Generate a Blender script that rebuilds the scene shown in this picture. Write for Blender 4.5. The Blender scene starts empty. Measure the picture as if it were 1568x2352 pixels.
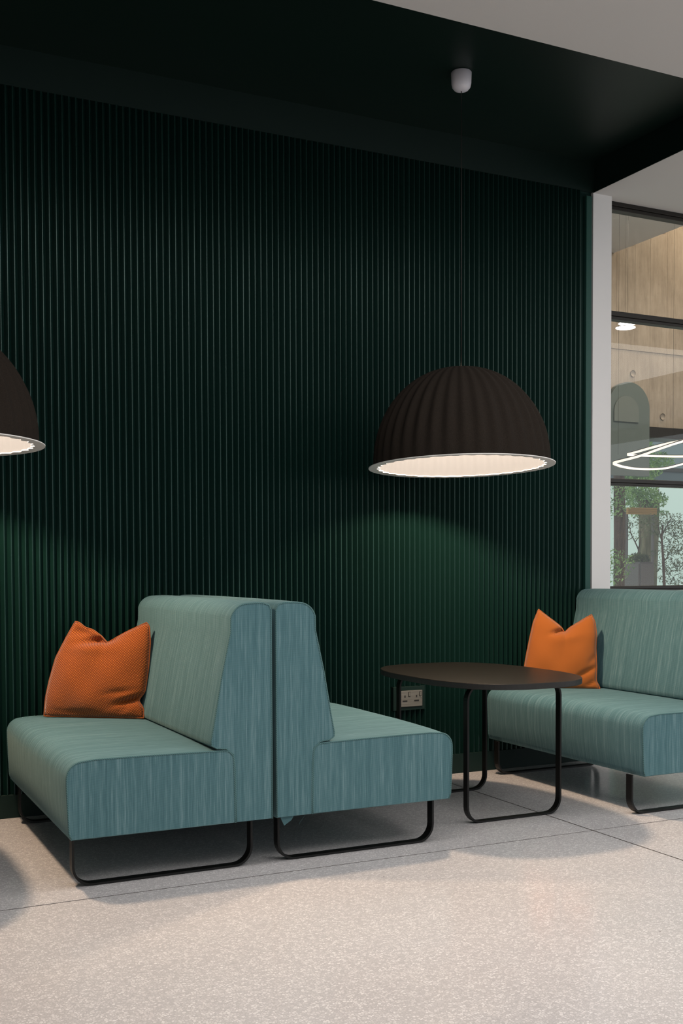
import bpy, bmesh, math, random
from mathutils import Vector, Matrix
random.seed(7)
C = bpy.context.scene.collection
sc = bpy.context.scene

# ------------------------------------------------------------------ camera
CAM_H = 1.165
FPX, CYPX = 2519.76, 1386.08
YAW, PIT, ROL = 0.45326669, -0.0333221692, 0.00375871484
fwd = Vector((math.sin(YAW)*math.cos(PIT), math.cos(YAW)*math.cos(PIT), math.sin(PIT)))
rt0 = Vector((math.cos(YAW), -math.sin(YAW), 0)); dn0 = fwd.cross(rt0)
cr, sr = math.cos(ROL), math.sin(ROL)
rt = cr*rt0 + sr*dn0; dn = -sr*rt0 + cr*dn0
cd = bpy.data.cameras.new('camera'); cam = bpy.data.objects.new('camera', cd); C.objects.link(cam)
M = Matrix(((rt.x, -dn.x, -fwd.x, 0), (rt.y, -dn.y, -fwd.y, 0), (rt.z, -dn.z, -fwd.z, CAM_H), (0, 0, 0, 1)))
cam.matrix_world = M
cd.sensor_fit = 'VERTICAL'; cd.sensor_height = 36; cd.sensor_width = 24
cd.lens = FPX/2352*36; cd.shift_y = (CYPX-1176)/2352
cd.clip_start = 0.05; cd.clip_end = 200
sc.camera = cam

# ------------------------------------------------------------------ world, lights, exposure
w = bpy.data.worlds.new('world'); sc.world = w; w.use_nodes = True
bg = w.node_tree.nodes['Background']; bg.inputs[0].default_value = (0.86, 0.96, 0.93, 1); bg.inputs[1].default_value = 1.0
sc.view_settings.view_transform = 'Standard'; sc.view_settings.look = 'None'
sc.view_settings.gamma = 1; sc.view_settings.use_curve_mapping = False
sc.view_settings.exposure = 0.0
sc.cycles.use_denoising = True
sc.cycles.max_bounces = 7; sc.cycles.adaptive_threshold = 0.015; sc.cycles.transparent_max_bounces = 12
sc.cycles.sample_clamp_indirect = 4.0
sc.cycles.caustics_reflective = False; sc.cycles.caustics_refractive = False

def area(name, loc, rot, sx, sy, watts, col, spread=180):
    l = bpy.data.lights.new(name, 'AREA'); l.shape = 'RECTANGLE'; l.size = sx; l.size_y = sy
    l.energy = watts; l.color = col; l.spread = math.radians(spread)
    o = bpy.data.objects.new(name, l); o.location = loc; o.rotation_euler = rot; C.objects.link(o); return o
# luminous panels in the white ceiling of the hall behind and to the right of the camera
area('ceiling_light', (2.4, 2.9, 3.355), (0, 0, 0), 4.2, 0.7, 56, (1.0, 0.975, 0.96))
area('ceiling_light', (2.6, 0.6, 3.355), (0, 0, 0), 3.6, 1.2, 66, (1.0, 0.975, 0.96))
area('ceiling_light', (7.4, 0.6, 3.355), (0, 0, 0), 3.0, 3.0, 82, (1.0, 0.975, 0.95))
area('ceiling_light', (-0.6, -1.0, 3.355), (0, 0, 0), 3.0, 2.0, 26, (1.0, 0.975, 0.96))
# daylight through the tall glazing of the hall behind the camera
area('window_daylight', (5.5, -4.9, 1.7), (math.radians(90), 0, 0), 12.0, 2.9, 108, (0.86, 0.95, 1.0))
area('window_daylight', (11.9, -1.0, 1.7), (math.radians(90), 0, math.radians(90)), 7.0, 2.9, 95, (0.86, 0.95, 1.0))
# wall washer over the concrete wall beyond the glazing
area('wall_washer', (8.3, 7.35, 4.9), (math.radians(-14), 0, 0), 2.4, 0.3, 125, (1.0, 0.78, 0.55))
area('corridor_light', (6.6, 6.6, 3.9), (0, 0, 0), 2.0, 0.8, 42, (1.0, 0.88, 0.74))

# ------------------------------------------------------------------ material helpers
def mat(name, col=(0.5, 0.5, 0.5), rough=0.6, metal=0.0, spec=0.5):
    m = bpy.data.materials.new(name); m.use_nodes = True
    b = m.node_tree.nodes['Principled BSDF']
    b.inputs['Base Color'].default_value = (*col, 1); b.inputs['Roughness'].default_value = rough
    b.inputs['Metallic'].default_value = metal; b.inputs['Specular IOR Level'].default_value = spec
    return m
class N:
    def __init__(s, m): s.m = m; s.t = m.node_tree; s.b = s.t.nodes['Principled BSDF']
    def new(s, ty, **k):
        n = s.t.nodes.new(ty)
        for a, v in k.items(): setattr(n, a, v)
        return n
    def link(s, a, b): s.t.links.new(a, b)
    def coords(s, kind='Object', scale=(1, 1, 1)):
        tc = s.new('ShaderNodeTexCoord'); mp = s.new('ShaderNodeMapping'); mp.inputs['Scale'].default_value = scale
        s.link(tc.outputs[kind], mp.inputs[0]); return mp.outputs[0]
    def noise(s, vec, scale, detail=2, rough=0.5):
        n = s.new('ShaderNodeTexNoise'); n.inputs['Scale'].default_value = scale; n.inputs['Detail'].default_value = detail
        n.inputs['Roughness'].default_value = rough; s.link(vec, n.inputs['Vector']); return n.outputs[0]
    def ramp(s, fac, stops):
        r = s.new('ShaderNodeValToRGB'); e = r.color_ramp.elements
        while len(e) < len(stops): e.new(0.5)
        for i, (p, c) in enumerate(stops): e[i].position = p; e[i].color = (*c, 1)
        s.link(fac, r.inputs[0]); return r.outputs[0]
    def mix(s, fac, a, b, mode='MIX'):
        n = s.new('ShaderNodeMix', data_type='RGBA', blend_type=mode)
        for v, k in ((fac, 0), (a, 6), (b, 7)):
            if hasattr(v, 'is_output'): s.link(v, n.inputs[k])
            elif k == 0: n.inputs[0].default_value = v
            else: n.inputs[k].default_value = (*v, 1)
        return n.outputs[2]
    def bump(s, h, strength, dist=0.001):
        n = s.new('ShaderNodeBump'); n.inputs['Strength'].default_value = strength; n.inputs['Distance'].default_value = dist
        s.link(h, n.inputs['Height']); s.link(n.outputs[0], s.b.inputs['Normal'])
    def color(s, c): s.link(c, s.b.inputs['Base Color'])

m_green = mat('green_paint', (0.0036, 0.0170, 0.0138), 0.28, spec=0.5)
m_trim = mat('green_trim_paint', (0.012, 0.052, 0.042), 0.4, spec=0.4)
m_green_m = mat('green_matt_paint', (0.0028, 0.0150, 0.0120), 0.55, spec=0.25)
m_green_c = mat('green_ceiling_paint', (0.0040, 0.0130, 0.0100), 0.45, spec=0.3)
m_white = mat('white_plaster', (0.62, 0.60, 0.585), 0.85, spec=0.2)
m_post = mat('white_painted_post', (0.74, 0.72, 0.71), 0.7, spec=0.3)
m_black = mat('black_powder_coat', (0.006, 0.0055, 0.005), 0.45, spec=0.25)
n = N(m_black); v = n.coords(); n.bump(n.noise(v, 900, 2), 0.08, 0.0005)
m_frame = mat('bronze_aluminium', (0.020, 0.017, 0.0145), 0.42, 0.4)
m_joint = mat('joint_strip', (0.035, 0.022, 0.014), 0.7)
m_plastic = mat('white_plastic', (0.72, 0.70, 0.76), 0.35)
m_cord = mat('black_cord', (0.015, 0.012, 0.01), 0.6)
m_steel = mat('brushed_steel', (0.25, 0.23, 0.20), 0.4, 0.7)
n = N(m_steel); v = n.coords('Object', (8, 400, 400)); n.color(n.ramp(n.noise(v, 1, 2), [(0.3, (0.22, 0.20, 0.17)), (0.7, (0.30, 0.275, 0.24))]))
m_bulb = mat('warm_bulb', (1, .9, .8), 0.5)
m_bulb.node_tree.nodes['Principled BSDF'].inputs['Emission Color'].default_value = (1, 0.80, 0.58, 1)
m_bulb.node_tree.nodes['Principled BSDF'].inputs['Emission Strength'].default_value = 12
m_ring_glow = mat('ring_reflection_glow', (1, .95, .9), 0.5)  # glow of the reflected looping light, put on a ribbon beyond the glass
m_ring_glow.node_tree.nodes['Principled BSDF'].inputs['Emission Color'].default_value = (1, 0.84, 0.68, 1)
m_ring_glow.node_tree.nodes['Principled BSDF'].inputs['Emission Strength'].default_value = 0.98
m_disc = mat('disc_reflection_glow', (1, 1, 1), 0.5)  # glow of the reflected downlights, put on discs beyond the glass
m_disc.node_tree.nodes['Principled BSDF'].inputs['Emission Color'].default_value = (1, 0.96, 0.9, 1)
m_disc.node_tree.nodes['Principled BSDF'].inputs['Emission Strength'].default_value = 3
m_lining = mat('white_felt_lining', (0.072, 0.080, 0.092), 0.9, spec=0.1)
m_lip = mat('pale_grey_rim', (0.80, 0.77, 0.74), 0.7)
m_tabletop = mat('dark_brown_laminate', (0.030, 0.022, 0.016), 0.36, spec=0.32)
n = N(m_tabletop); v = n.coords('Object', (3, 30, 3)); n.color(n.ramp(n.noise(v, 3, 3), [(0.3, (0.0065, 0.005, 0.0038)), (0.7, (0.010, 0.0073, 0.0055))]))
m_tedge = mat('black_edge_band', (0.016, 0.0155, 0.015), 0.55, spec=0.3)
m_socket_hole = mat('socket_hole', (0.01, 0.01, 0.01), 0.6)

# brown felt of the lamp shades
m_felt = mat('brown_felt', (0.035, 0.022, 0.016), 0.95, spec=0.1); n = N(m_felt); v = n.coords()
n.color(n.ramp(n.noise(v, 260, 4, 0.7), [(0.3, (0.010, 0.008, 0.0065)), (0.62, (0.021, 0.0158, 0.012)), (0.8, (0.045, 0.033, 0.024))]))
n.bump(n.noise(v, 500, 3), 0.5, 0.001)

# terrazzo
m_terr = mat('terrazzo', (0.6, 0.55, 0.5), 0.22, spec=0.40); n = N(m_terr); v = n.coords()
dist = n.noise(v, 60, 2)
addv = n.new('ShaderNodeVectorMath', operation='MULTIPLY_ADD'); n.link(dist, addv.inputs[0]); addv.inputs[1].default_value = (0.006, 0.006, 0.006); n.link(v, addv.inputs[2])
vo = n.new('ShaderNodeTexVoronoi', feature='F1'); vo.inputs['Scale'].default_value = 118; n.link(addv.outputs[0], vo.inputs['Vector'])
ve = n.new('ShaderNodeTexVoronoi', feature='DISTANCE_TO_EDGE'); ve.inputs['Scale'].default_value = 118; n.link(addv.outputs[0], ve.inputs['Vector'])
sepc = n.new('ShaderNodeSeparateColor'); n.link(vo.outputs['Color'], sepc.inputs[0])
chip = n.ramp(sepc.outputs[0], [(0.0, (0.545, 0.52, 0.52)), (0.35, (0.595, 0.57, 0.57)), (0.65, (0.685, 0.655, 0.65)), (1.0, (0.79, 0.765, 0.76))])
edge = n.ramp(ve.outputs['Distance'], [(0.03, (0.0, 0.0, 0.0)), (0.16, (1, 1, 1))])
c1 = n.mix(edge, (0.505, 0.485, 0.485), chip)
cloud = n.ramp(n.noise(v, 1.6, 3), [(0.3, (0.93, 0.93, 0.93)), (0.7, (1.0, 1.0, 1.0))])
c2 = n.mix(1.0, c1, cloud, 'MULTIPLY')
sp = n.ramp(n.noise(v, 34, 2), [(0.20, (0.35, 0.33, 0.31)), (0.235, (1, 1, 1))])
n.color(n.mix(1.0, c2, sp, 'MULTIPLY'))
n.link(n.ramp(n.noise(v, 8, 3), [(0.3, (0.13, 0.13, 0.13)), (0.7, (0.21, 0.21, 0.21))]), n.b.inputs['Roughness'])

# striated woven upholstery (UV: u across the streaks, v along them, metres)
def fabric(name, dark, mid, light, seed):
    m = mat(name, mid, 0.85, spec=0.2); n = N(m)
    n.b.inputs['Sheen Weight'].default_value = 0.13; n.b.inputs['Sheen Tint'].default_value = (0.75, 1.0, 0.90, 1); n.b.inputs['Sheen Roughness'].default_value = 0.5
    uv = n.new('ShaderNodeUVMap'); uv.uv_map = 'UVMap'
    def sc_(sx, sy):
        mp = n.new('ShaderNodeMapping'); mp.inputs['Scale'].default_value = (sx, sy, 1); mp.inputs['Location'].default_value = (seed, seed*2, 0)
        n.link(uv.outputs[0], mp.inputs[0]); return mp.outputs[0]
    s1 = n.noise(sc_(330, 5.0), 1, 2, 0.6); s2 = n.noise(sc_(70, 1.2), 1, 2, 0.5); s3 = n.noise(sc_(800, 14), 1, 1, 0.5)
    a = n.mix(0.45, s1, s2); a = n.mix(0.28, a, s3)
    col = n.ramp(a, [(0.30, dark), (0.50, mid), (0.72, light)])
    # weft threads: fine rows across the streaks
    wv = n.new('ShaderNodeTexWave', wave_type='BANDS', bands_direction='Y'); wv.inputs['Scale'].default_value = 80; wv.inputs['Distortion'].default_value = 0.6
    n.link(sc_(1, 1), wv.inputs['Vector'])
    row = n.ramp(wv.outputs['Fac'], [(0.0, (0.82, 0.82, 0.82)), (1.0, (1.06, 1.06, 1.06))])
    n.color(n.mix(1.0, col, row, 'MULTIPLY'))
    wx = n.new('ShaderNodeTexWave', wave_type='BANDS', bands_direction='X'); wx.inputs['Scale'].default_value = 110; n.link(sc_(1, 1), wx.inputs['Vector'])
    hsum = n.new('ShaderNodeMath', operation='ADD'); n.link(wv.outputs['Fac'], hsum.inputs[0]); n.link(wx.outputs['Fac'], hsum.inputs[1])
    n.bump(hsum.outputs[0], 0.25, 0.0008)
    return m
m_fab = fabric('teal_upholstery', (0.042, 0.106, 0.124), (0.074, 0.160, 0.180), (0.195, 0.310, 0.330), 0.0)
m_pipe = mat('teal_piping', (0.10, 0.20, 0.20), 0.85, spec=0.2); n = N(m_pipe); v = n.coords('Object', (1, 1, 1))
wv = n.new('ShaderNodeTexWave', wave_type='BANDS', bands_direction='DIAGONAL'); wv.inputs['Scale'].default_value = 75; n.link(v, wv.inputs['Vector'])
n.color(n.ramp(wv.outputs['Fac'], [(0.2, (0.050, 0.115, 0.120)), (0.8, (0.095, 0.180, 0.185))])); n.bump(wv.outputs['Fac'], 0.2, 0.0006)

def pillow_mat(name, a, b, c, coarse):
    m = mat(name, b, 0.9, spec=0.15); n = N(m); n.b.inputs['Sheen Weight'].default_value = 0.3
    uv = n.new('ShaderNodeUVMap'); uv.uv_map = 'UVMap'
    if coarse:
        mp = n.new('ShaderNodeMapping'); mp.inputs['Scale'].default_value = (1, 1, 1); mp.inputs['Rotation'].default_value = (0, 0, math.radians(38)); n.link(uv.outputs[0], mp.inputs[0])
        nz = n.noise(mp.outputs[0], 60, 2); ad = n.new('ShaderNodeVectorMath', operation='MULTIPLY_ADD'); n.link(nz, ad.inputs[0]); ad.inputs[1].default_value = (0.004, 0.004, 0); n.link(mp.outputs[0], ad.inputs[2])
        wa = n.new('ShaderNodeTexWave', wave_type='BANDS', bands_direction='X'); wa.inputs['Scale'].default_value = 37; n.link(ad.outputs[0], wa.inputs['Vector'])
        wb = n.new('ShaderNodeTexWave', wave_type='BANDS', bands_direction='Y'); wb.inputs['Scale'].default_value = 37; n.link(ad.outputs[0], wb.inputs['Vector'])
        mu = n.new('ShaderNodeMath', operation='MULTIPLY'); n.link(wa.outputs['Fac'], mu.inputs[0]); n.link(wb.outputs['Fac'], mu.inputs[1]); h = mu.outputs[0]
        n.color(n.ramp(h, [(0.0, a), (0.3, b), (0.9, c)])); n.bump(h, 0.7, 0.0014)
    else:
        h = n.noise(uv.outputs[0], 700, 3); n.color(n.ramp(h, [(0.3, a), (0.5, b), (0.7, c)])); n.bump(h, 0.25, 0.0006)
    return m
m_pilA = pillow_mat('rust_boucle', (0.17, 0.034, 0.005), (0.33, 0.080, 0.010), (0.45, 0.120, 0.017), True)
m_pilC = pillow_mat('orange_wool', (0.28, 0.074, 0.011), (0.32, 0.088, 0.013), (0.36, 0.104, 0.016), False)

# board marked concrete
m_conc = mat('board_marked_concrete', (0.4, 0.36, 0.3), 0.85, spec=0.2); n = N(m_conc)
v1 = n.coords('Object', (1, 1, 0.12)); v2 = n.coords('Object', (1, 1, 1))
a = n.mix(0.4, n.noise(v1, 26, 5, 0.7), n.noise(v2, 5, 4, 0.6))
col = n.ramp(a, [(0.34, (0.235, 0.197, 0.160)), (0.5, (0.305, 0.258, 0.212)), (0.66, (0.37, 0.318, 0.265))])
pits = n.ramp(n.noise(v2, 70, 3, 0.75), [(0.30, (0.45, 0.42, 0.38)), (0.37, (1, 1, 1))])
n.color(n.mix(1.0, col, pits, 'MULTIPLY')); n.bump(a, 0.5, 0.01)
m_arch = mat('arch_reflection_tone', (0.10, 0.125, 0.12), 0.8)  # grey-green tone of the arch-shaped reflection, painted on its panel
m_arch2 = mat('arch_reflection_tone_light', (0.125, 0.145, 0.135), 0.8)
m_bark = mat('dark_bark', (0.085, 0.05, 0.032), 0.9); n = N(m_bark); v = n.coords('Object', (1, 1, .15)); n.color(n.ramp(n.noise(v, 40, 4), [(0.35, (0.05, 0.028, 0.018)), (0.65, (0.13, 0.08, 0.055))])); n.bump(n.noise(v, 40, 4), .6, .01)
m_bark2 = mat('olive_bark', (0.16, 0.14, 0.08), 0.9); n = N(m_bark2); v = n.coords('Object', (1, 1, .15)); n.color(n.ramp(n.noise(v, 30, 4), [(0.35, (0.10, 0.09, 0.05)), (0.65, (0.22, 0.19, 0.12))])); n.bump(n.noise(v, 30, 4), .6, .01)
def leafm(name, a, b):
    m = mat(name, a, 0.6); n = N(m); n.b.inputs['Transmission Weight'].default_value = 0.0
    v = n.coords(); n.color(n.ramp(n.noise(v, 9, 2), [(0.35, a), (0.65, b)])); return m
m_leaf = leafm('green_leaves', (0.08, 0.19, 0.05), (0.38, 0.58, 0.20))
m_leaf2 = leafm('olive_leaves', (0.055, 0.070, 0.03), (0.17, 0.20, 0.085))
m_planter = mat('grey_planter', (0.16, 0.14, 0.14), 0.8)
m_paving = mat('pale_paving', (0.55, 0.60, 0.56), 0.8)
m_haze = mat('pale_render', (0.72, 0.80, 0.76), 0.9)
m_slate = mat('slate_blue_render', (0.10, 0.125, 0.14), 0.9)
m_slate2 = mat('dull_glass', (0.16, 0.20, 0.22), 0.3)
m_orange = mat('ochre_timber', (0.42, 0.24, 0.08), 0.7)

# clear glazing: reflection by Fresnel, otherwise straight through
m_glass = bpy.data.materials.new('clear_glass'); m_glass.use_nodes = True; nt = m_glass.node_tree; nt.nodes.clear()
go = nt.nodes.new('ShaderNodeOutputMaterial'); gm = nt.nodes.new('ShaderNodeMixShader'); gt = nt.nodes.new('ShaderNodeBsdfTransparent'); gg = nt.nodes.new('ShaderNodeBsdfGlossy'); gf = nt.nodes.new('ShaderNodeFresnel')
gt.inputs[0].default_value = (0.97, 0.985, 0.975, 1); gg.inputs['Roughness'].default_value = 0.0; gf.inputs[0].default_value = 1.5
gb = nt.nodes.new('ShaderNodeNewGeometry'); gs = nt.nodes.new('ShaderNodeMath'); gs.operation = 'SUBTRACT'; gs.inputs[0].default_value = 1.0; gp = nt.nodes.new('ShaderNodeMath'); gp.operation = 'MULTIPLY'
nt.links.new(gb.outputs['Backfacing'], gs.inputs[1]); nt.links.new(gs.outputs[0], gp.inputs[0]); nt.links.new(gf.outputs[0], gp.inputs[1]); nt.links.new(gp.outputs[0], gm.inputs[0]); nt.links.new(gt.outputs[0], gm.inputs[1]); nt.links.new(gg.outputs[0], gm.inputs[2]); nt.links.new(gm.outputs[0], go.inputs[0])

# ------------------------------------------------------------------ object helpers
def link(name, me, m=None, parent=None, loc=None, smooth=False):
    o = bpy.data.objects.new(name, me); C.objects.link(o)
    if m is not None and not me.materials: me.materials.append(m)
    if parent is not None: o.parent = parent
    if loc is not None: o.location = loc
    if smooth:
        for p in me.polygons: p.use_smooth = True
    return o
def bm_mesh(name, bm):
    bmesh.ops.recalc_face_normals(bm, faces=bm.faces)
    me = bpy.data.meshes.new(name); bm.to_mesh(me); bm.free(); return me
def add_box(bm, a, b):
    (x0, y0, z0), (x1, y1, z1) = a, b
    vs = [bm.verts.new(p) for p in ((x0, y0, z0), (x1, y0, z0), (x1, y1, z0), (x0, y1, z0), (x0, y0, z1), (x1, y0, z1), (x1, y1, z1), (x0, y1, z1))]
    for f in ((0, 3, 2, 1), (4, 5, 6, 7), (0, 1, 5, 4), (1, 2, 6, 5), (2, 3, 7, 6), (3, 0, 4, 7)): bm.faces.new([vs[i] for i in f])
def box(name, a, b, m, parent=None, bevel=0, seg=2):
    bm = bmesh.new(); add_box(bm, a, b)
    if bevel: bmesh.ops.bevel(bm, geom=bm.edges[:], offset=bevel, segments=seg, affect='EDGES', profile=0.5)
    return link(name, bm_mesh(name, bm), m, parent)
def struct(o): o['kind'] = 'structure'; return o
def empty(name, loc=(0, 0, 0), rz=0):
    o = bpy.data.objects.new(name, None); C.objects.link(o); o.location = loc; o.rotation_euler = (0, 0, rz); o.empty_display_size = 0.1; return o
def tag(o, label, cat, group=None):
    o['label'] = label; o['category'] = cat
    if group: o['group'] = group
    return o
def tube_bm(bm, pts, r, seg=8, closed=False, radii=None):
    pts = [Vector(p) for p in pts]; nn = len(pts); rings = []; up = None
    for i, p in enumerate(pts):
        a = pts[(i-1) % nn] if (closed or i > 0) else p; b = pts[(i+1) % nn] if (closed or i < nn-1) else p
        t = (b-a).normalized()
        if up is None:
            up = Vector((0, 1, 0)) if abs(t.y) < 0.9 else Vector((1, 0, 0))
        u = (up - t*up.dot(t)).normalized(); up = u; vv = t.cross(u)
        rr = radii[i] if radii else r
        rings.append([bm.verts.new(p + rr*(math.cos(2*math.pi*k/seg)*u + math.sin(2*math.pi*k/seg)*vv)) for k in range(seg)])
    for i in range(nn if closed else nn-1):
        a, b = rings[i], rings[(i+1) % nn]
        for k in range(seg): bm.faces.new((a[k], a[(k+1) % seg], b[(k+1) % seg], b[k]))
    if not closed:
        bm.faces.new(rings[0][::-1]); bm.faces.new(rings[-1])
def tube(name, pts, r, m, parent=None, seg=8, closed=False, radii=None, smooth=True):
    bm = bmesh.new(); tube_bm(bm, pts, r, seg, closed, radii); return link(name, bm_mesh(name, bm), m, parent, smooth=smooth)
def lathe(name, prof, m, parent=None, seg=32, rib=None):
    bm = bmesh.new(); rings = []
    for j, (r, z) in enumerate(prof):
        ring = []
        for k in range(seg):
            a = 2*math.pi*k/seg; rr = r*(1 + (rib(a, j/(len(prof)-1)) if rib else 0)); ring.append(bm.verts.new((rr*math.cos(a), rr*math.sin(a), z)))
        rings.append(ring)
    for i in range(len(rings)-1):
        for k in range(seg): bm.faces.new((rings[i][k], rings[i][(k+1) % seg], rings[i+1][(k+1) % seg], rings[i+1][k]))
    bmesh.ops.remove_doubles(bm, verts=bm.verts[:], dist=1e-5)
    return link(name, bm_mesh(name, bm), m, parent, smooth=True)
def arc(cx, cz, r, a0, a1, k):
    return [(cx + r*math.cos(math.radians(a0+(a1-a0)*i/k)), cz + r*math.sin(math.radians(a0+(a1-a0)*i/k))) for i in range(k+1)]
def ray(px, py):
    d = rt*((px-784)/FPX) + dn*((py-CYPX)/FPX) + fwd; return d
def on_y(px, py, Y):     # where the line of sight of a measured point meets the upright plane y = Y
    d = ray(px, py); t = Y/d.y; return Vector((d.x*t, Y, CAM_H + d.z*t))

# ------------------------------------------------------------------ setting: floor
YW = 5.242; XR = 4.217; YN = 3.848; ZC = 3.368; ZR = 3.549
floor = struct(box('floor', (-3.5, -5, -0.10), (12, 7.9, -0.0012), m_joint))
xs = [-3.5, -0.1, 3.094, 6.3, 9.5, 12]; ysl = [-5, -2.55, 0.63, 3.833, 7.9]
g = 0.0042
for i in range(len(xs)-1):
    for j in range(len(ysl)-1):
        box('terrazzo_slab', (xs[i]+g, ysl[j]+g, -0.0011), (xs[i+1]-g, ysl[j+1]-g, 0.0), m_terr, floor)

# back wall: green panel with upright slats
wall = struct(box('wall_back', (-3.5, 5.262, 0), (XR, 5.36, ZR), m_green))
box('upper_panel', (-3.5, YW, 3.372), (XR-0.0005, 5.2615, ZR), m_green_c, wall)
P = 0.03204; SX0 = 1.2383; FW = 0.0052; FY = 5.238
bx0, bx1, bz0, bz1 = 2.861, 3.058, 0.378, 0.508
def slat_mesh(z0, z1):     # triangular ribs side by side, each with a narrow flat front
    bm = bmesh.new(); ny = 5.2618; hw = 0.0022; bv = 0.0006; hb = P/2-0.0001
    prof = [(-hb, ny), (-hw-0.0002, FY+bv), (-hw+bv, FY), (hw-bv, FY), (hw+0.0002, FY+bv), (hb, ny)]
    lo = [bm.verts.new((x, y, z0)) for x, y in prof]; hi = [bm.verts.new((x, y, z1)) for x, y in prof]
    for i in range(6): bm.faces.new((lo[i], lo[(i+1) % 6], hi[(i+1) % 6], hi[i]))
    bm.faces.new(lo[::-1]); bm.faces.new(hi); me = bm_mesh('slat', bm); me.materials.append(m_green); return me
sm, sm_lo, sm_hi = slat_mesh(0.110, 3.3715), slat_mesh(0.110, bz0-0.001), slat_mesh(bz1+0.001, 3.3715)
k = -110
while True:
    x = SX0 + k*P; k += 1
    if x > 4.147: break
    if x < -3.3: continue
    if bx0-0.013 < x < bx1+0.013:
        link('slat', sm_lo, None, wall, (x, 0, 0)); link('slat', sm_hi, None, wall, (x, 0, 0))
    else: link('slat', sm, None, wall, (x, 0, 0))
struct(box('baseboard_back', (-3.5, YW-0.002, 0.0), (4.2035, 5.2615, 0.109), m_green_m, bevel=0.0015, seg=1))
struct(box('trim_1', (4.164, YW-0.006, 0.110), (4.2035, 5.2615, 3.345), m_trim, bevel=0.002, seg=1))
struct(box('wall_left', (-3.6, -5, 0), (-3.5, 5.36, ZR), m_white))

struct(box('wall_front', (-3.5, -5.1, 0), (12, -5.0, ZC), mat('grey_plaster', (0.22, 0.21, 0.20), 0.9)))
struct(box('wall_right', (12, -5.1, 0), (12.1, 8.3, 5.2), m_white))

# ceilings
ceil = bmesh.new()
for a, b in (((-3.6, -5, ZC), (12, YN, ZC+0.18)), ((XR+0.003, YN, ZC), (12, 5.345, ZC+0.18))): add_box(ceil, a, b)
ceil = struct(link('ceiling', bm_mesh('ceiling', ceil), m_white))
box('recess_panel', (-3.5, YN, ZR), (XR+0.003, 5.36, ZR+0.02), m_green_c, ceil)
box('recess_side', (XR, YN, ZC+0.0005), (XR+0.0028, YW, ZR), m_green_c, ceil)
box('recess_front', (-3.5, YN+0.0002, ZC+0.0005), (XR, YN+0.003, ZR), m_green_c, ceil)

for mm in (m_green, m_trim): mm.node_tree.nodes['Principled BSDF'].inputs['Specular Tint'].default_value = (0.72, 1.0, 0.92, 1)
# white pier and glazing beside it
pier = struct(box('wall_right', (4.2185, 5.243, 0), (4.357, 5.345, ZC), m_post))
YG = 5.335
win = struct(empty('window_1', (4.357, YG, 0)))
def wbox(name, a, b, m, bevel=0.003): 
    o = box(name, (a[0]-4.357, a[1]-YG, a[2]), (b[0]-4.357, b[1]-YG, b[2]), m, win, bevel, 1); return o
WX = 11.9
for nm, z0, z1 in (('head_rail', 3.322, 3.378), ('transom', 2.664, 2.712), ('transom', 1.659, 1.699), ('transom', 1.010, 1.040), ('sill_rail', 0.0005, 0.05)):
    wbox(nm, (4.36, YG-0.02, z0), (WX, YG+0.04, z0+(z1-z0)*0.38), m_frame, 0.002)
    wbox(nm + '_step', (4.36, YG-0.028, z0+(z1-z0)*0.38+.0005), (WX, YG+0.04, z1), m_frame, 0.002)
wbox('mullion', (4.3575, YG-0.02, 0.0515), (4.3598, YG+0.04, 3.32), m_frame, 0.0)
wbox('mullion', (6.9, YG-0.034, 0.001), (6.95, YG-0.0285, 3.36), m_frame, 0.001)
for z0, z1 in ((0.051, 1.009), (1.041, 1.658), (1.700, 2.663), (2.713, 3.321)):
    wbox('pane', (4.361, YG+0.008, z0), (WX, YG+0.012, z1), m_glass, 0)

# beyond the glazing: concrete wall, its soffit, garden
YB = 8.0
CZ = 2.455
cw = struct(box('wall_far', (3.6, YB, CZ), (12, YB+0.3, 5.2), m_conc))
struct(box('ceiling', (3.6, 5.3455, 4.02), (6.655+0.02, YB-0.002, 4.2), m_white))
struct(box('ceiling', (6.6755, 5.3455, 4.90), (12, YB-0.002, 5.1), m_white))
struct(box('wall_upper', (3.6, 5.346, 3.379), (12, 5.43, 5.2), m_white))
struct(box('wall_passage', (3.55, 5.37, 0), (3.599, 8.3, 5.2), m_white))
struct(box('trim_2', (3.6, YB-0.06, CZ-0.10), (12, YB+0.2, CZ-0.0005), m_frame))
for (px, py) in ((1453, 555), (1524, 528), (1520, 957), (1452, 858)):
    q = on_y(px, py, YB)
    o = lathe('tie_hole', [(0.0, 0.0), (0.026, 0.0), (0.028, 0.004), (0.030, 0.010)], m_conc, cw, 20); o.rotation_euler = (math.radians(90), 0, 0); o.location = (q.x, YB-0.0005, q.z)
for px in (1416, 1458, 1493, 1532):   # raised fins between the shutter boards
    q = on_y(px, 700, YB); box('board_fin', (q.x-0.0015, YB-0.0012, CZ+0.01), (q.x+0.0015, YB-0.0002, 4.9), m_conc, cw)
q = on_y(1405, 797, YB); box('lift_joint', (3.7, YB-0.008, q.z-0.012), (11.9, YB-0.0003, q.z+0.012), m_conc, cw)

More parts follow.
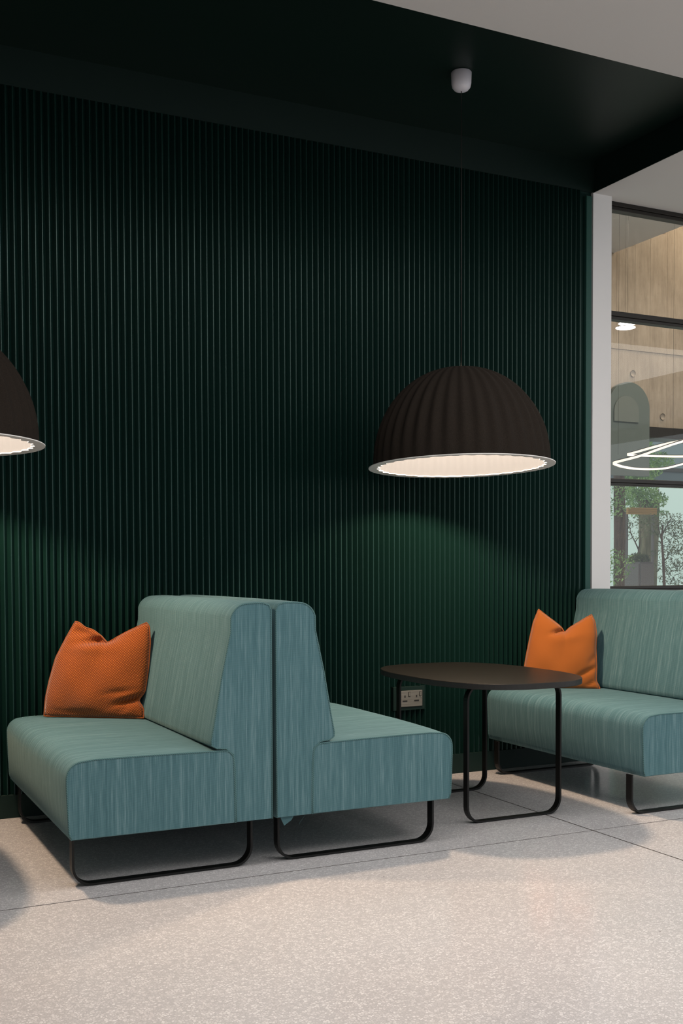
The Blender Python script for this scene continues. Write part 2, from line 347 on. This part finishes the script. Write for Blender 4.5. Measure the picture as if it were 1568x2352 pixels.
# arch-shaped reflection in the glass, built as a painted panel beyond it
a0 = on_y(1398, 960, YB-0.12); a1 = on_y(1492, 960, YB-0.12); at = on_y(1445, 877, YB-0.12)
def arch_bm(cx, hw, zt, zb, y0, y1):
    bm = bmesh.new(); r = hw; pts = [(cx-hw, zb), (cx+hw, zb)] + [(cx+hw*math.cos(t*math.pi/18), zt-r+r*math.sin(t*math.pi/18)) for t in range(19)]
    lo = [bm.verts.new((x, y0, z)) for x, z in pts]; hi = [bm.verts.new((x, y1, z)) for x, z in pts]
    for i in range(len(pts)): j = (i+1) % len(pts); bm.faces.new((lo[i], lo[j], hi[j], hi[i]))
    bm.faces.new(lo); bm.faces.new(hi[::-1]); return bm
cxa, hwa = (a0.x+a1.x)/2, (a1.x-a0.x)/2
ar = empty('arch_reflection', (cxa, YB-0.1155, 0))
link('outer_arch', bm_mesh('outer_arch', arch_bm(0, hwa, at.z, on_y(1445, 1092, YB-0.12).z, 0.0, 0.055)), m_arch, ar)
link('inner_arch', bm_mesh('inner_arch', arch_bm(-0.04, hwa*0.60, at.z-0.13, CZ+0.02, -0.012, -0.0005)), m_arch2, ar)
tag(ar, 'grey-green round-topped reflection in the glass, built as a panel before the concrete wall', 'panel')

# ground and pale building of the garden
struct(box('floor', (2, 7.9005, -0.12), (24, 26, -0.005), m_paving))
gw = empty('garden_wall', (14, 20, 0)); GH = on_y(1490, 1112, 20).z
box('wall_body', (-9, 0, 0), (9, 0.3, GH), m_haze, gw)
for i in range(9): box('render_panel', (-8.9+i*2, -0.03, 0.1), (-7.0+i*2, -0.0005, GH-0.08), m_haze, gw, 0.01, 1)
hb = empty('garden_building', (15, 22, 0)); box('facade', (-10, 0, 0), (10, 2, 9), m_slate, hb)
for i in range(10):
    f = box('window', (-9.6+i*2, -0.05, 3.6), (-8.2+i*2, -0.0005, 6.2), m_frame, hb, 0.01, 1); box('window_glass', (-9.5+i*2, -0.06, 3.7), (-8.3+i*2, -0.0505, 6.1), m_slate2, f)
tag(hb, 'dark blue-grey building far behind the garden wall', 'building')
tag(gw, 'pale green rendered garden wall far behind the trees', 'wall')

# ------------------------------------------------------------------ trees in the garden
def leaf_cloud(name, centres, count, size, m, parent, seed):
    rnd = random.Random(seed); bm = bmesh.new()
    for (cx, cy, cz, rx, ry, rz, wgt) in centres:
        for _ in range(int(count*wgt*2.6)):
            while True:
                p = Vector((rnd.uniform(-1, 1), rnd.uniform(-1, 1), rnd.uniform(-1, 1)))
                if p.length < 1: break
            c = Vector((cx+p.x*rx, cy+p.y*ry, cz+p.z*rz)); s = size*0.6*rnd.uniform(0.6, 1.3)
            u = Vector((rnd.gauss(0, 1), rnd.gauss(0, 1), rnd.gauss(0, 1)-0.6)).normalized(); v_ = u.orthogonal().normalized()
            v_ = (Matrix.Rotation(rnd.uniform(0, 6.28), 3, u) @ v_)
            a, b, cc, d = c-u*s, c+v_*s*0.3, c+u*s, c-v_*s*0.3
            vs = [bm.verts.new(q) for q in (a, b, cc, d)]; bm.faces.new(vs)
    o = link(name, bm_mesh(name, bm), m, parent); o['kind'] = 'stuff'; return o
def local(root, pts): return [Vector(p)-root.location for p in pts]
def tree(name, Y, trunk_px, radii, branches, clouds, count, size, mb, ml, label, seed, group=None):
    """trunk_px: (px, py) up the trunk, given where it shows; the foot goes down to the ground"""
    pts = [on_y(px, py, Y) for px, py in trunk_px]; foot = Vector((pts[0].x, Y, -0.005))
    root = empty(name, foot); allp = [foot]+pts
    tube('trunk', local(root, allp), 0.05, mb, root, 10, radii=[radii[0]*1.1]+radii)
    for br, r0 in branches:
        bp = local(root, [on_y(px, py, Y+dy) for px, py, dy in br]); tube('branch', bp, r0, mb, root, 6, radii=[r0*(1-0.7*i/(len(bp)-1)) for i in range(len(bp))])
    cl = []
    s = Y/FPX*1.35
    for (px, py, rx, ry) in clouds:
        c = on_y(px, py, Y) - root.location; cl.append((c.x, c.y, c.z, rx*s, 0.35, ry*s, rx*ry/1000))
    leaf_cloud('foliage', cl, count, size, ml, root, seed)
    tag(root, label, 'tree', group); return root
tree('tree', 8.9, [(1421, 1345), (1423, 1230), (1422, 1130), (1419, 1000)], [0.058, 0.062, 0.060, 0.05],
     [([(1420, 1075, 0), (1408, 1050, 0), (1396, 1020, .1)], 0.03)],
     [(1405, 1150, 8, 40), (1404, 1300, 8, 40), (1436, 1020, 20, 24)], 520, 0.035, m_bark, m_leaf,
     'dark brown straight tree trunk seen just right of the white pier', 1)
tree('tree', 10.5, [(1487, 1345), (1489, 1250), (1490, 1150)], [0.11, 0.12, 0.13],
     [([(1488, 1190, 0), (1470, 1150, 0), (1452, 1130, .2)], 0.04), ([(1489, 1180, 0), (1505, 1145, 0), (1512, 1125, .2)], 0.035)],
     [(1462, 1120, 30, 30), (1485, 1150, 26, 24), (1470, 1085, 34, 18), (1450, 1030, 30, 30), (1500, 1060, 26, 22), (1490, 1180, 16, 8)], 620, 0.04, m_bark2, m_leaf,
     'broad olive-brown trunk under a light green crown, middle of the lower pane', 2)
tree('sapling', 9.95, [(1468, 1330), (1467, 1285), (1466, 1262)], [0.014, 0.012, 0.010],
     [([(1466, 1262, 0), (1458, 1245, 0), (1448, 1225, 0), (1444, 1200, 0)], 0.009), ([(1466, 1262, 0), (1470, 1240, 0), (1472, 1200, 0)], 0.008), ([(1458, 1245, 0), (1468, 1232, .05), (1476, 1215, .05)], 0.006), ([(1452, 1235, 0), (1443, 1240, 0), (1436, 1236, 0)], 0.005)],
     [(1460, 1200, 18, 14), (1470, 1225, 10, 8), (1447, 1235, 8, 5)], 330, 0.028, m_bark, m_leaf2,
     'thin forked sapling between the dark trunk and the olive trunk', 3)
tree('sapling', 9.15, [(1525, 1345), (1523, 1290), (1519, 1235), (1522, 1205)], [0.016, 0.014, 0.012, 0.009],
     [([(1519, 1240, 0), (1512, 1215, 0), (1510, 1190, 0)], 0.007), ([(1522, 1225, 0), (1535, 1200, 0), (1548, 1180, .1)], 0.008), ([(1524, 1290, 0), (1535, 1275, 0), (1548, 1268, .1)], 0.006)],
     [(1535, 1215, 26, 22), (1556, 1250, 16, 24), (1515, 1190, 14, 14), (1550, 1300, 20, 20), (1560, 1330, 16, 16), (1538, 1270, 14, 12)], 420, 0.03, m_bark, m_leaf2,
     'slender dark-stemmed sapling with loose leaves at the right edge of the photo', 4)
q = on_y(1447, 1290, 9.3); q2 = on_y(1483, 1290, 9.3)
pl = empty('planter', ((q.x+q2.x)/2, 9.3, -0.005)); hwp = (q2.x-q.x)/2
bm = bmesh.new(); add_box(bm, (-hwp, -0.15, 0), (hwp, 0.15, q.z)); bmesh.ops.bevel(bm, geom=bm.edges[:], offset=0.02, segments=2, affect='EDGES')
link('planter_box', bm_mesh('planter_box', bm), m_planter, pl)
leaf_cloud('shrub', [(0, 0, q.z+0.03, hwp, 0.14, 0.07, 1)], 240, 0.04, m_leaf2, pl, 9)
tag(pl, 'low dark grey planter with a shrub at the foot of the olive trunk', 'planter')
q = on_y(1440, 1174, 10.1); q2 = on_y(1506, 1174, 10.1)
ob = empty('timber_canopy', ((q.x+q2.x)/2, 10.1, 0)); hw = (q2.x-q.x)/2
for i in range(4): box('board', (-hw, -0.02, q.z-0.035+i*0.02), (hw, 0.02, q.z-0.0165+i*0.02), m_orange, ob, 0.002, 1)
for s in (-1, 1): box('post', (s*(hw-0.02)-0.012, 0.0205, -0.004), (s*(hw-0.02)+0.012, 0.045, q.z+0.03), m_planter, ob)
tag(ob, 'narrow ochre timber board on posts crossing the olive trunk in the garden', 'rail')

# ------------------------------------------------------------------ reflections of lights in the glass, built as glowing objects beyond it
def polyline_smooth(pts, it=3, closed=True):
    for _ in range(it):
        o = []
        for i in range(len(pts) if closed else len(pts)-1):
            a, b = pts[i], pts[(i+1) % len(pts)]; o += [a*0.75+b*0.25, a*0.25+b*0.75]
        pts = o
    return pts
ctrl = [(1415, 1070, 6.3), (1406, 1066, 6.3), (1425, 1061, 6.2), (1470, 1050, 6.1), (1515, 1033, 6.0), (1560, 1018, 5.9), (1572, 1014, 6.1), (1540, 1019, 6.6), (1500, 1029, 6.9), (1452, 1043, 7.1), (1438, 1046, 7.2), (1452, 1048, 7.2), (1510, 1050, 7.1), (1580, 1051, 6.9), (1650, 1045, 6.8), (1650, 1050, 6.8), (1600, 1058, 6.8), (1560, 1070, 6.9), (1520, 1080, 6.9), (1465, 1080, 6.8), (1430, 1075, 6.5)]
cp = polyline_smooth([on_y(a, b, c) for a, b, c in ctrl], 3)
cen = sum(cp, Vector())/len(cp); ring = empty('ring_reflection', cen)  # reflected luminaire, built as a glowing loop behind the glass
def ribbon(name, pts, z0, z1, hw, m, parent):
    bm = bmesh.new(); nn = len(pts); R_ = []
    for i, p in enumerate(pts):
        t = (pts[(i+1) % nn]-pts[i-1]); t.z = 0; t.normalize(); s = Vector((-t.y, t.x, 0))*hw
        R_.append([bm.verts.new(p+s*a+Vector((0, 0, z))) for a, z in ((-1, z0), (1, z0), (1, z1), (-1, z1))])
    for i in range(nn):
        for k_ in range(4): bm.faces.new((R_[i][k_], R_[i][(k_+1) % 4], R_[(i+1) % nn][(k_+1) % 4], R_[(i+1) % nn][k_]))
    return link(name, bm_mesh(name, bm), m, parent)
lp = local(ring, cp)
ribbon('glow_backing', lp, 0.0155, 0.021, 0.008, m_frame, ring); ribbon('glow_face', lp, 0.0, 0.015, 0.007, m_ring_glow, ring)
for px, py, Y in ((1419, 1060, 6.25), (1545, 1022, 6.0)):
    b = on_y(px, py, Y); zt = 4.0
    tube('suspension_wire', local(ring, [b+Vector((0, 0, .05)), Vector((b.x, b.y, zt))]), 0.0008, m_cord, ring, 6)
tag(ring, 'reflection of a looping ribbon light, built as a warm glowing loop beyond the window', 'light')
for px, py, Y, lab in ((1441, 744, 6.9, 'upper and right of the two reflected downlights, built as white discs, below the upper window bar'), (1436, 754, 6.5, 'lower and left of the two reflected downlights, built as white discs, below the upper window bar')):
    c = on_y(px, py, Y); dl = empty('disc_reflection', c); zt = 4.02 if c.x < 6.67 else 4.90  # reflected downlights, built as glowing discs behind the glass
    lathe('glow_face', [(0.0, 0.0), (0.068, 0.0), (0.0725, 0.0015), (0.0730, 0.004)], m_disc, dl, 32)
    lathe('glow_backing', [(0.0730, 0.0045), (0.0720, 0.008), (0.02, 0.020), (0.0, 0.020)], m_plastic, dl, 32)
    tube('added_stem', [(0, 0, 0.0205), (0, 0, zt-c.z)], 0.0007, m_cord, dl, 6)  # thin stem added to hold the disc up
    tag(dl, lab, 'light', 'reflected downlights built as white discs beyond the window')

# ------------------------------------------------------------------ sofas
# side outline, local x from the seat front to the back, z up
SEAT = [(0.012, 0.190), (0.004, 0.215), (0.0, 0.30), (-0.003, 0.385)] + arc(0.055, 0.412, 0.058, 178, 95, 7) + [(0.10, 0.4745), (0.25, 0.474), (0.42, 0.472), (0.56, 0.469)] + arc(0.592, 0.432, 0.036, 88, 8, 5) + [(0.631, 0.36), (0.633, 0.215), (0.633, 0.190)]
BACK = [(0.637, 0.190), (0.636, 0.30), (0.6345, 0.40), (0.628, 0.452), (0.600, 0.4755), (0.560, 0.480), (0.541, 0.492), (0.540, 0.510), (0.552, 0.57), (0.584, 0.75), (0.620, 0.915)] + arc(0.690, 0.955, 0.071, 165, 92, 8) + [(0.72, 1.0275), (0.752, 1.027), (0.776, 1.019), (0.785, 1.000), (0.785, 0.80), (0.785, 0.50), (0.785, 0.190)]
W = 1.285
def cushion(name, prof, sgn, parent, crown, near_off=0.0):
    """a closed side outline carried across the width, with puffed band, flat side panels and uv in metres"""
    bm = bmesh.new(); uvl = bm.loops.layers.uv.new('UVMap'); npf = len(prof)
    # outward offsets of the outline
    nor = []
    for i in range(npf):
        a = Vector(prof[i-1]); b = Vector(prof[(i+1) % npf]); t = (b-a).normalized(); nor.append(Vector((-t.y, t.x)))
    ar_ = sum(prof[i][0]*prof[(i+1) % npf][1]-prof[(i+1) % npf][0]*prof[i][1] for i in range(npf))
    if ar_ > 0: nor = [-x for x in nor]
    s = [0.0]
    for i in range(npf): s.append(s[-1] + (Vector(prof[(i+1) % npf])-Vector(prof[i])).length)
    st = [(0.0, -0.003), (0.004, 0.0005), (0.014, 0.002), (0.04, 0.004), (0.12, 0.4), (0.25, .75), (0.42, 1.0)]
    st = [(a, b if a < 0.05 else b*crown + 0.004*(1-b)) for a, b in st]
    ys_ = [(a, b) for a, b in st] + [(W/2, crown)] + [(W-a, b) for a, b in reversed(st)]
    rings = []
    for yy, off in ys_:
        row = []
        for i in range(npf):
            k_ = off if off < 0.004 else (off if prof[i][1] > 0.25 else min(off, 0.002))
            p = Vector(prof[i]) + nor[i]*k_; row.append(bm.verts.new((sgn*p.x, yy-W/2, p.y)))
        rings.append(row)
    for j in range(len(rings)-1):
        for i in range(npf):
            i2 = (i+1) % npf; f = bm.faces.new((rings[j][i], rings[j][i2], rings[j+1][i2], rings[j+1][i])); f.smooth = True
            vals = {rings[j][i]: (ys_[j][0], s[i]), rings[j][i2]: (ys_[j][0], s[i+1]), rings[j+1][i2]: (ys_[j+1][0], s[i+1]), rings[j+1][i]: (ys_[j+1][0], s[i])}
            for l in f.loops: l[uvl].uv = vals[l.vert]
    for row, yy in ((rings[0], -W/2), (rings[-1], W/2)):
        nv = [bm.verts.new(v.co) for v in row]
        f = bm.faces.new(nv)
        for l in f.loops: l[uvl].uv = (l.vert.co.x+3.3*sgn, l.vert.co.z)
    me = bm_mesh(name, bm); o = link(name, me, m_fab, parent)
    for side in (-1, 1):
        pp = [(sgn*x, side*(W/2-0.0012), z) for (x, z), nn in zip(prof, nor)]
        tube('piping', [Vector(p) for p in pp], 0.0034, m_pipe, o, 6, closed=False)
    return o
def strap_loop(name, path, width, thick, m, parent, y0):
    """flat steel strap bent along path (x, z), its width along y"""
    bm = bmesh.new(); nn = len(path); R_ = []
    for i in range(nn):
        a = Vector(path[max(i-1, 0)]); b = Vector(path[min(i+1, nn-1)]); t = (b-a).normalized(); no = Vector((-t.y, t.x))*thick
        p = Vector(path[i]); q_ = p+no
        R_.append([bm.verts.new(v) for v in ((p.x, y0, p.y), (q_.x, y0, q_.y), (q_.x, y0+width, q_.y), (p.x, y0+width, p.y))])
    for i in range(nn-1):
        for k_ in range(4): bm.faces.new((R_[i][k_], R_[i][(k_+1) % 4], R_[i+1][(k_+1) % 4], R_[i+1][k_]))
    bm.faces.new(R_[0]); bm.faces.new(R_[-1][::-1]); return link(name, bm_mesh(name, bm), m, parent)
def sofa(x0, yc, sgn, lx0, lx1, label, stretch=1.0):
    r = empty('sofa', (x0, yc, 0))
    cushion('seat', [(x*stretch, z) for x, z in SEAT], sgn, r, 0.012); cushion('backrest', [(x*stretch, z) for x, z in BACK], sgn, r, 0.006)
    rad = 0.075
    # loop runs down one side, along the floor and up the other (outer line, steel to the inside)
    path = [(lx0, 0.1885)] + arc(lx0+rad, rad, rad, 180, 270, 8) + arc(lx1-rad, rad, rad, 270, 360, 8) + [(lx1, 0.1885)]
    path = [(sgn*x, z) for x, z in path]
    if sgn < 0: path = path[::-1]
    for y0 in (3.985-yc, 5.085-yc): strap_loop('leg', path, 0.040, 0.009, m_black, r, y0)
    bmx = bmesh.new(); a, b = sorted((sgn*0.04, sgn*0.74)); add_box(bmx, (a, -W/2+0.05, 0.189), (b, W/2-0.05, 0.1935))
    link('underside', bm_mesh('underside', bmx), m_cord, r)
    tag(r, label, 'sofa', 'teal upholstered lounge sofas'); return r
YC = 3.92+W/2
sA = sofa(0.822, YC, 1, 0.026, 0.729, 'teal woven sofa facing left with a rust cushion, leftmost of the three')
sB = sofa(2.420, YC, -1, 0.047, 0.764, 'teal woven sofa facing right, back to back with the leftmost one, no cushion', 1.009)
sC = sofa(3.456, YC, 1, -0.012, 0.70, 'teal woven sofa behind the table, cut off by the right edge of the photo')
# loose scrap of cover fabric and stray thread under the middle sofa
bm = bmesh.new(); pts = [(0, 0, 0), (0.062, 0, 0.006), (0.045, -0.003, -0.016), (0.014, -0.004, -0.034), (0.004, -0.002, -0.012)]
lo = [bm.verts.new(p) for p in pts]; hi = [bm.verts.new((p[0], p[1]+0.002, p[2])) for p in pts]
bm.faces.new(lo); bm.faces.new(hi[::-1])
for i in range(5): bm.faces.new((lo[i], lo[(i+1) % 5], hi[(i+1) % 5], hi[i]))
o = link('fabric_scrap', bm_mesh('fabric_scrap', bm), m_fab, sB); o.location = (-0.772, 3.935-YC, 0.188)
o = tube('loose_thread', [(0, 0, 0), (0.002, 0, -0.01), (-0.006, 0, -0.02), (-0.018, -0.002, -0.032), (-0.022, -0.003, -0.042)], 0.0005, m_pipe, sB, 5); o.location = (-0.670, 3.94-YC, 0.19)

# ------------------------------------------------------------------ cushions
def resample(pts, k):
    pts = [Vector(p) for p in pts]; d = [0]
    for i in range(1, len(pts)): d.append(d[-1]+(pts[i]-pts[i-1]).length)
    out = []
    for j in range(k+1):
        t = d[-1]*j/k; i = 1
        while i < len(d)-1 and d[i] < t: i += 1
        f = (t-d[i-1])/max(d[i]-d[i-1], 1e-9); out.append(pts[i-1].lerp(pts[i], f))
    for _ in range(1):
        out = [out[0]] + [(out[i-1]+out[i]*4+out[i+1])/6 for i in range(1, k)] + [out[-1]]
    return out
def cushion_pillow(P1, u, lean, top, right, bottom, left, notch, T, folds, m, label, tilt_top=0.0):
    K = 40
    u = Vector(u); back = Vector((-u.y, u.x, 0)); 
    l = math.radians(lean); vdir = Vector((0, 0, 1))*math.cos(l) + back*math.sin(l); nrm = (Vector((0, 0, 1))*-math.sin(l) + back*math.cos(l))   # nrm points away from the camera
    r = empty('cushion', P1)
    T_, B_, R_, L_ = resample(top, K), resample(bottom, K), resample(right, K), resample(left, K)   # left and right run from top to bottom
    def S(i, j):     # i across, j from top to bottom
        a, b = i/K, j/K
        p = (1-b)*T_[i] + b*B_[i] + (1-a)*L_[j] + a*R_[j] - ((1-a)*(1-b)*T_[0] + a*(1-b)*T_[K] + (1-a)*b*B_[0] + a*b*B_[K]); return p
    grids = []
    for side in (-1, 1):
        g_ = []
        for i in range(K+1):
            row = []
            for j in range(K+1):
                p = S(i, j); a, b = i/K, j/K
                ea = max(0, 1-abs(2*a-1)**2.4); eb = max(0, 1-abs(2*b-1)**2.4)
                th = T*(ea*eb)**0.55
                if side == -1:
                    for (fx, fy, sx, sy, ang, dep) in folds:
                        dx, dy = p.x-fx, p.y-fy; ca, sa = math.cos(ang), math.sin(ang); X_, Y_ = dx*ca+dy*sa, -dx*sa+dy*ca
                        th += dep*math.exp(-(X_/sx)**2-(Y_/sy)**2)*min(1, (ea*eb)*8)
                else:
                    d_ = (p-Vector(notch)).length; th *= (1-0.5*math.exp(-(d_/0.08)**2))
                wob = 0.004*math.sin(p.x*31+1)*math.sin(p.y*27)*min(1, ea*eb*3)
                row.append((p, th+wob*(side == -1)))
            g_.append(row)
        grids.append(g_)
    bm = bmesh.new(); uvl = bm.loops.layers.uv.new('UVMap'); V = [[[None]*(K+1) for _ in range(K+1)] for _ in range(2)]
    lift = 0
    for s_, side in enumerate((-1, 1)):
        for i in range(K+1):
            for j in range(K+1):
                if s_ == 1 and (i in (0, K) or j in (0, K)): V[1][i][j] = V[0][i][j]; continue
                p, th = grids[s_][i][j]
                # upper corner behind the karate-chop leans back
                co = u*p.x + vdir*p.y + nrm*(side*th)
                V[s_][i][j] = bm.verts.new(co)
    for s_ in range(2):
        for i in range(K):
            for j in range(K):
                vs = [V[s_][i][j], V[s_][i+1][j], V[s_][i+1][j+1], V[s_][i][j+1]]
                if s_: vs = vs[::-1]
                if len(set(vs)) < 4: continue
                f = bm.faces.new(vs); f.smooth = True
                for lp_ in f.loops: lp_[uvl].uv = (lp_.vert.co.dot(u), lp_.vert.co.dot(vdir))
    body = link('cover', bm_mesh('cover', bm), m, r)
    edge_ = [u*p.x+vdir*p.y for p in (T_ + R_[1:] + B_[::-1][1:] + L_[::-1][1:-1])]
    tube('seam', edge_, 0.0032, m, r, 6, closed=True)
    tag(r, label, 'cushion'); return r
cushion_pillow(Vector((0.966, 5.098, 0.487)), (0.815, -0.580, 0), 9,
    [(0.128, 0.436), (0.145, 0.434), (0.175, 0.410), (0.216, 0.398), (0.26, 0.368), (0.287, 0.338), (0.33, 0.364), (0.375, 0.389), (0.426, 0.413), (0.470, 0.433)],
    [(0.470, 0.433), (0.485, 0.418), (0.493, 0.343), (0.490, 0.233), (0.478, 0.120), (0.448, 0.078), (0.470, 0.050), (0.478, 0.028), (0.477, 0.000)],
    [(0.0, 0.0), (0.102, 0.0), (0.219, 0.0), (0.334, 0.0), (0.418, 0.0), (0.477, 0.0)],
    [(0.128, 0.436), (0.09, 0.367), (0.042, 0.269), (0.017, 0.167), (0.003, 0.086), (0.0, 0.0)],
    (0.287, 0.338), 0.062,
    [(0.245, 0.348, 0.075, 0.016, 0.12, -0.060), (0.17, 0.385, 0.07, 0.03, -0.4, -0.030), (0.25, 0.310, 0.09, 0.025, 0.0, 0.012),
     (0.415, 0.078, 0.060, 0.012, 0.35, -0.040), (0.38, 0.115, 0.07, 0.012, 0.15, -0.012), (0.40, 0.045, 0.05, 0.010, 0.5, -0.012), (0.15, 0.02, 0.10, 0.012, 0, -0.01)],
    m_pilA, 'rust orange nubbly woven cushion with a chopped top on the leftmost sofa')
cushion_pillow(Vector((3.595, 5.085, 0.480)), (0.813, -0.583, 0), 9,
    [(0.098, 0.447), (0.143, 0.410), (0.186, 0.378), (0.223, 0.347), (0.242, 0.316), (0.271, 0.345), (0.32, 0.375), (0.356, 0.398), (0.390, 0.418)],
    [(0.390, 0.418), (0.409, 0.376), (0.418, 0.302), (0.413, 0.228), (0.417, 0.129), (0.414, 0.044), (0.431, 0.017), (0.434, 0.0)],
    [(0.0, 0.0), (0.15, 0.0), (0.3, 0.0), (0.434, 0.0)],
    [(0.098, 0.447), (0.069, 0.374), (0.047, 0.274), (0.028, 0.174), (0.018, 0.112), (0.0, 0.0)],
    (0.242, 0.316), 0.060,
    [(0.215, 0.322, 0.045, 0.012, 0.35, -0.045), (0.27, 0.285, 0.09, 0.03, 0.2, 0.010), (0.37, 0.10, 0.08, 0.013, 0.55, -0.018), (0.40, 0.17, 0.05, 0.014, 0.9, -0.010), (0.39, 0.035, 0.04, 0.009, 0.5, -0.012)],
    m_pilC, 'smooth bright orange cushion with a chopped top behind the table')

# ------------------------------------------------------------------ table
def superellipse(a, b, e, k):
    o = []
    for i in range(k):
        t = 2*math.pi*i/k; c_, s_ = math.cos(t), math.sin(t)
        o.append((a*math.copysign(abs(c_)**(2/e), c_), b*math.copysign(abs(s_)**(2/e), s_)))
    return o
def table(cx, cy, label):
    r = empty('lounge_table', (cx, cy, 0))
    o2 = superellipse(0.378, 0.548, 2.7, 96); bm = bmesh.new(); rings = []
    zt, zb = 0.660, 0.634
    for off, z in ((-0.002, zb), (0, zb+0.002), (0, zt-0.002), (-0.002, zt)):
        rings.append([bm.verts.new((x*(1+off/0.45), y*(1+off/0.45), z)) for x, y in o2])
    for a, b in zip(rings, rings[1:]):
        for i in range(96): bm.faces.new((a[i], a[(i+1) % 96], b[(i+1) % 96], b[i]))
    bm.faces.new(rings[0][::-1]); bm.faces.new(rings[-1])
    me = bm_mesh('tabletop', bm); me.materials.append(m_tabletop); me.materials.append(m_tedge)
    for p in me.polygons:
        if abs(p.normal.z) < 0.6: p.material_index = 1
    link('tabletop', me, None, r)
    x0, x1, rad, z1 = 2.660-2.870, 3.182-2.870, 0.075, 0.633
    path = [(0.02+0.03, z1)] + arc(x0+rad, z1-rad, rad, 90, 180, 8) + arc(x0+rad, rad, rad, 180, 270, 8) + arc(x1-rad, rad, rad, 270, 360, 8) + arc(x1-rad, z1-rad, rad, 0, 90, 8) + [(0.06, z1)]
    for yy in (4.172-4.42, 4.800-4.42): strap_loop('leg', path, 0.034, 0.009, m_black, r, yy)
    tag(r, label, 'table', 'dark oval lounge tables'); return r
table(2.870, 4.42, 'dark brown rounded table on two black strap loops, between the middle and right sofas')
table(0.245, 4.42, 'dark rounded table outside the left edge, known by its shadow on the floor')

# ------------------------------------------------------------------ wall socket
so = empty('wall_socket', ((bx0+bx1)/2, YW-0.010, bz0))
bw = (bx1-bx0)/2; bh = bz1-bz0
def sbox(name, a, b, m, par=so, bevel=0): return box(name, a, b, m, par, bevel, 2)
sbox('mounting_block', (-bw, 0.0, 0), (bw, 0.0298, bh), m_green_m, bevel=0.0015)
px0, px1, pz0, pz1 = -0.067, 0.080, 0.020, 0.108
plate = sbox('face_plate', (px0, -0.006, pz0), (px1, -0.0002, pz1), m_steel, bevel=0.0015)
def on_plate(cx, cz, w_, h_, m, name, d=0.0008, bev=0):
    o = box(name, (cx-w_/2, -0.006-d, cz-h_/2), (cx+w_/2, -0.0061, cz+h_/2), m, plate, bev, 2); return o
for base in (-0.030, 0.043):
    on_plate(base, 0.058-0.007, 0.030, 0.0085, m_socket_hole, 'pin_slot', bev=0.0004)
    on_plate(base, 0.076, 0.0075, 0.013, m_socket_hole, 'earth_slot', bev=0.0003)
    sx = base + (-0.024 if base < 0 else 0.025)
for sx in (-0.0015-0.001, 0.066):
    on_plate(sx, 0.087, 0.013, 0.027, m_socket_hole, 'switch_surround', d=0.0012, bev=0.0004)
    on_plate(sx, 0.087, 0.0085, 0.021, m_steel, 'switch', d=0.004, bev=0.001)
for sx in (0.072, -0.061):
    o = lathe('screw', [(0, 0.0015), (0.003, 0.001), (0.0035, 0)], m_steel, plate, 12); o.rotation_euler = (math.radians(90), 0, 0); o.location = (sx, -0.0061, 0.068)
tag(so, 'brushed steel double power socket on a green block under the table edge', 'socket')

# ------------------------------------------------------------------ pendant lamps
def pendant(x, y, label, tx, ty):
    r = empty('pendant_lamp', (x, y, ZR))
    lathe('ceiling_cup', [(0.0, -0.0905), (0.02, -0.090), (0.034, -0.084), (0.044, -0.072), (0.048, -0.055), (0.050, -0.004), (0.047, -0.0005), (0.0, -0.0005)], m_plastic, r, 32)
    zr = 1.652-ZR; H = 0.478; Rr = 0.427
    tube('cord', [(0, 0, -0.0905), (0, 0, zr+H+0.004)], 0.0022, m_cord, r, 8)
    sh = empty('shade', (0, 0, zr)); sh.parent = r
    NR = 36
    def rib(a, f): return 0.020*math.cos(NR*a)*min(1, (1-f)*6+0.0)*(0.35+0.65*min(1, f*4)) if True else 0
    def dome(Rd, Hd, k):   # bottom to top
        o = []
        for i in range(k+1):
            t = i/k*math.pi/2; o.append((Rd*math.cos(t)**0.92 if i < k else 0.0, Hd*math.sin(t)**1.02))
        return o
    shade = lathe('shade', dome(Rr, H, 34), m_felt, r, 288, rib); shade.location = (0, 0, zr+0.004)
    lin = lathe('lining', dome(Rr-0.014, H-0.014, 34), m_lining, shade, 288, lambda a, f: 0.016*math.cos(NR*a)*min(1, (1-f)*6)*(0.35+0.65*min(1, f*4)))
    bpy.data.objects.remove(sh)
    # flat lip ring
    bm = bmesh.new(); seg = 288; R_ = []
    for k_ in range(seg):
        a = 2*math.pi*k_/seg; ri = (Rr-0.022)*(1+0.018*math.cos(NR*a)); ro = 0.4525
        R_.append([bm.verts.new((q_*math.cos(a), q_*math.sin(a), z)) for q_, z in ((ri, 0.0), (ro, -0.0015), (ro+0.001, 0.002), (ri, 0.0035))])
    for k_ in range(seg):
        b_ = R_[(k_+1) % seg]; a_ = R_[k_]
        for q_ in range(4): bm.faces.new((a_[q_], a_[(q_+1) % 4], b_[(q_+1) % 4], b_[q_]))
    lip = link('rim', bm_mesh('rim', bm), m_lip, shade); lip.location = (0, 0, -0.004)
    bulb = lathe('bulb', [(0.0, -0.05), (0.03, -0.042), (0.046, -0.02), (0.05, 0.0), (0.044, 0.025), (0.025, 0.05), (0.02, 0.08), (0.0, 0.081)], m_bulb, shade, 24)
    bulb.location = (0, 0, H-0.078)
    shade.rotation_euler = (tx, ty, 0)
    l = bpy.data.lights.new('bulb_light', 'POINT'); l.energy = 115; l.color = (1.0, 0.74, 0.52); l.shadow_soft_size = 0.06
    lo_ = bpy.data.objects.new('bulb_light', l); C.objects.link(lo_); lo_.location = (x, y, 1.652+H-0.19)
    tag(r, label, 'lamp', 'ribbed brown felt pendant lamps'); return r
pendant(2.883, 4.577, 'ribbed dark brown dome pendant over the table, whole in the photo', -0.040, 0.002)
pendant(0.425, 4.577, 'ribbed dark brown dome pendant cut off by the left edge of the photo', -0.015, 0.0)
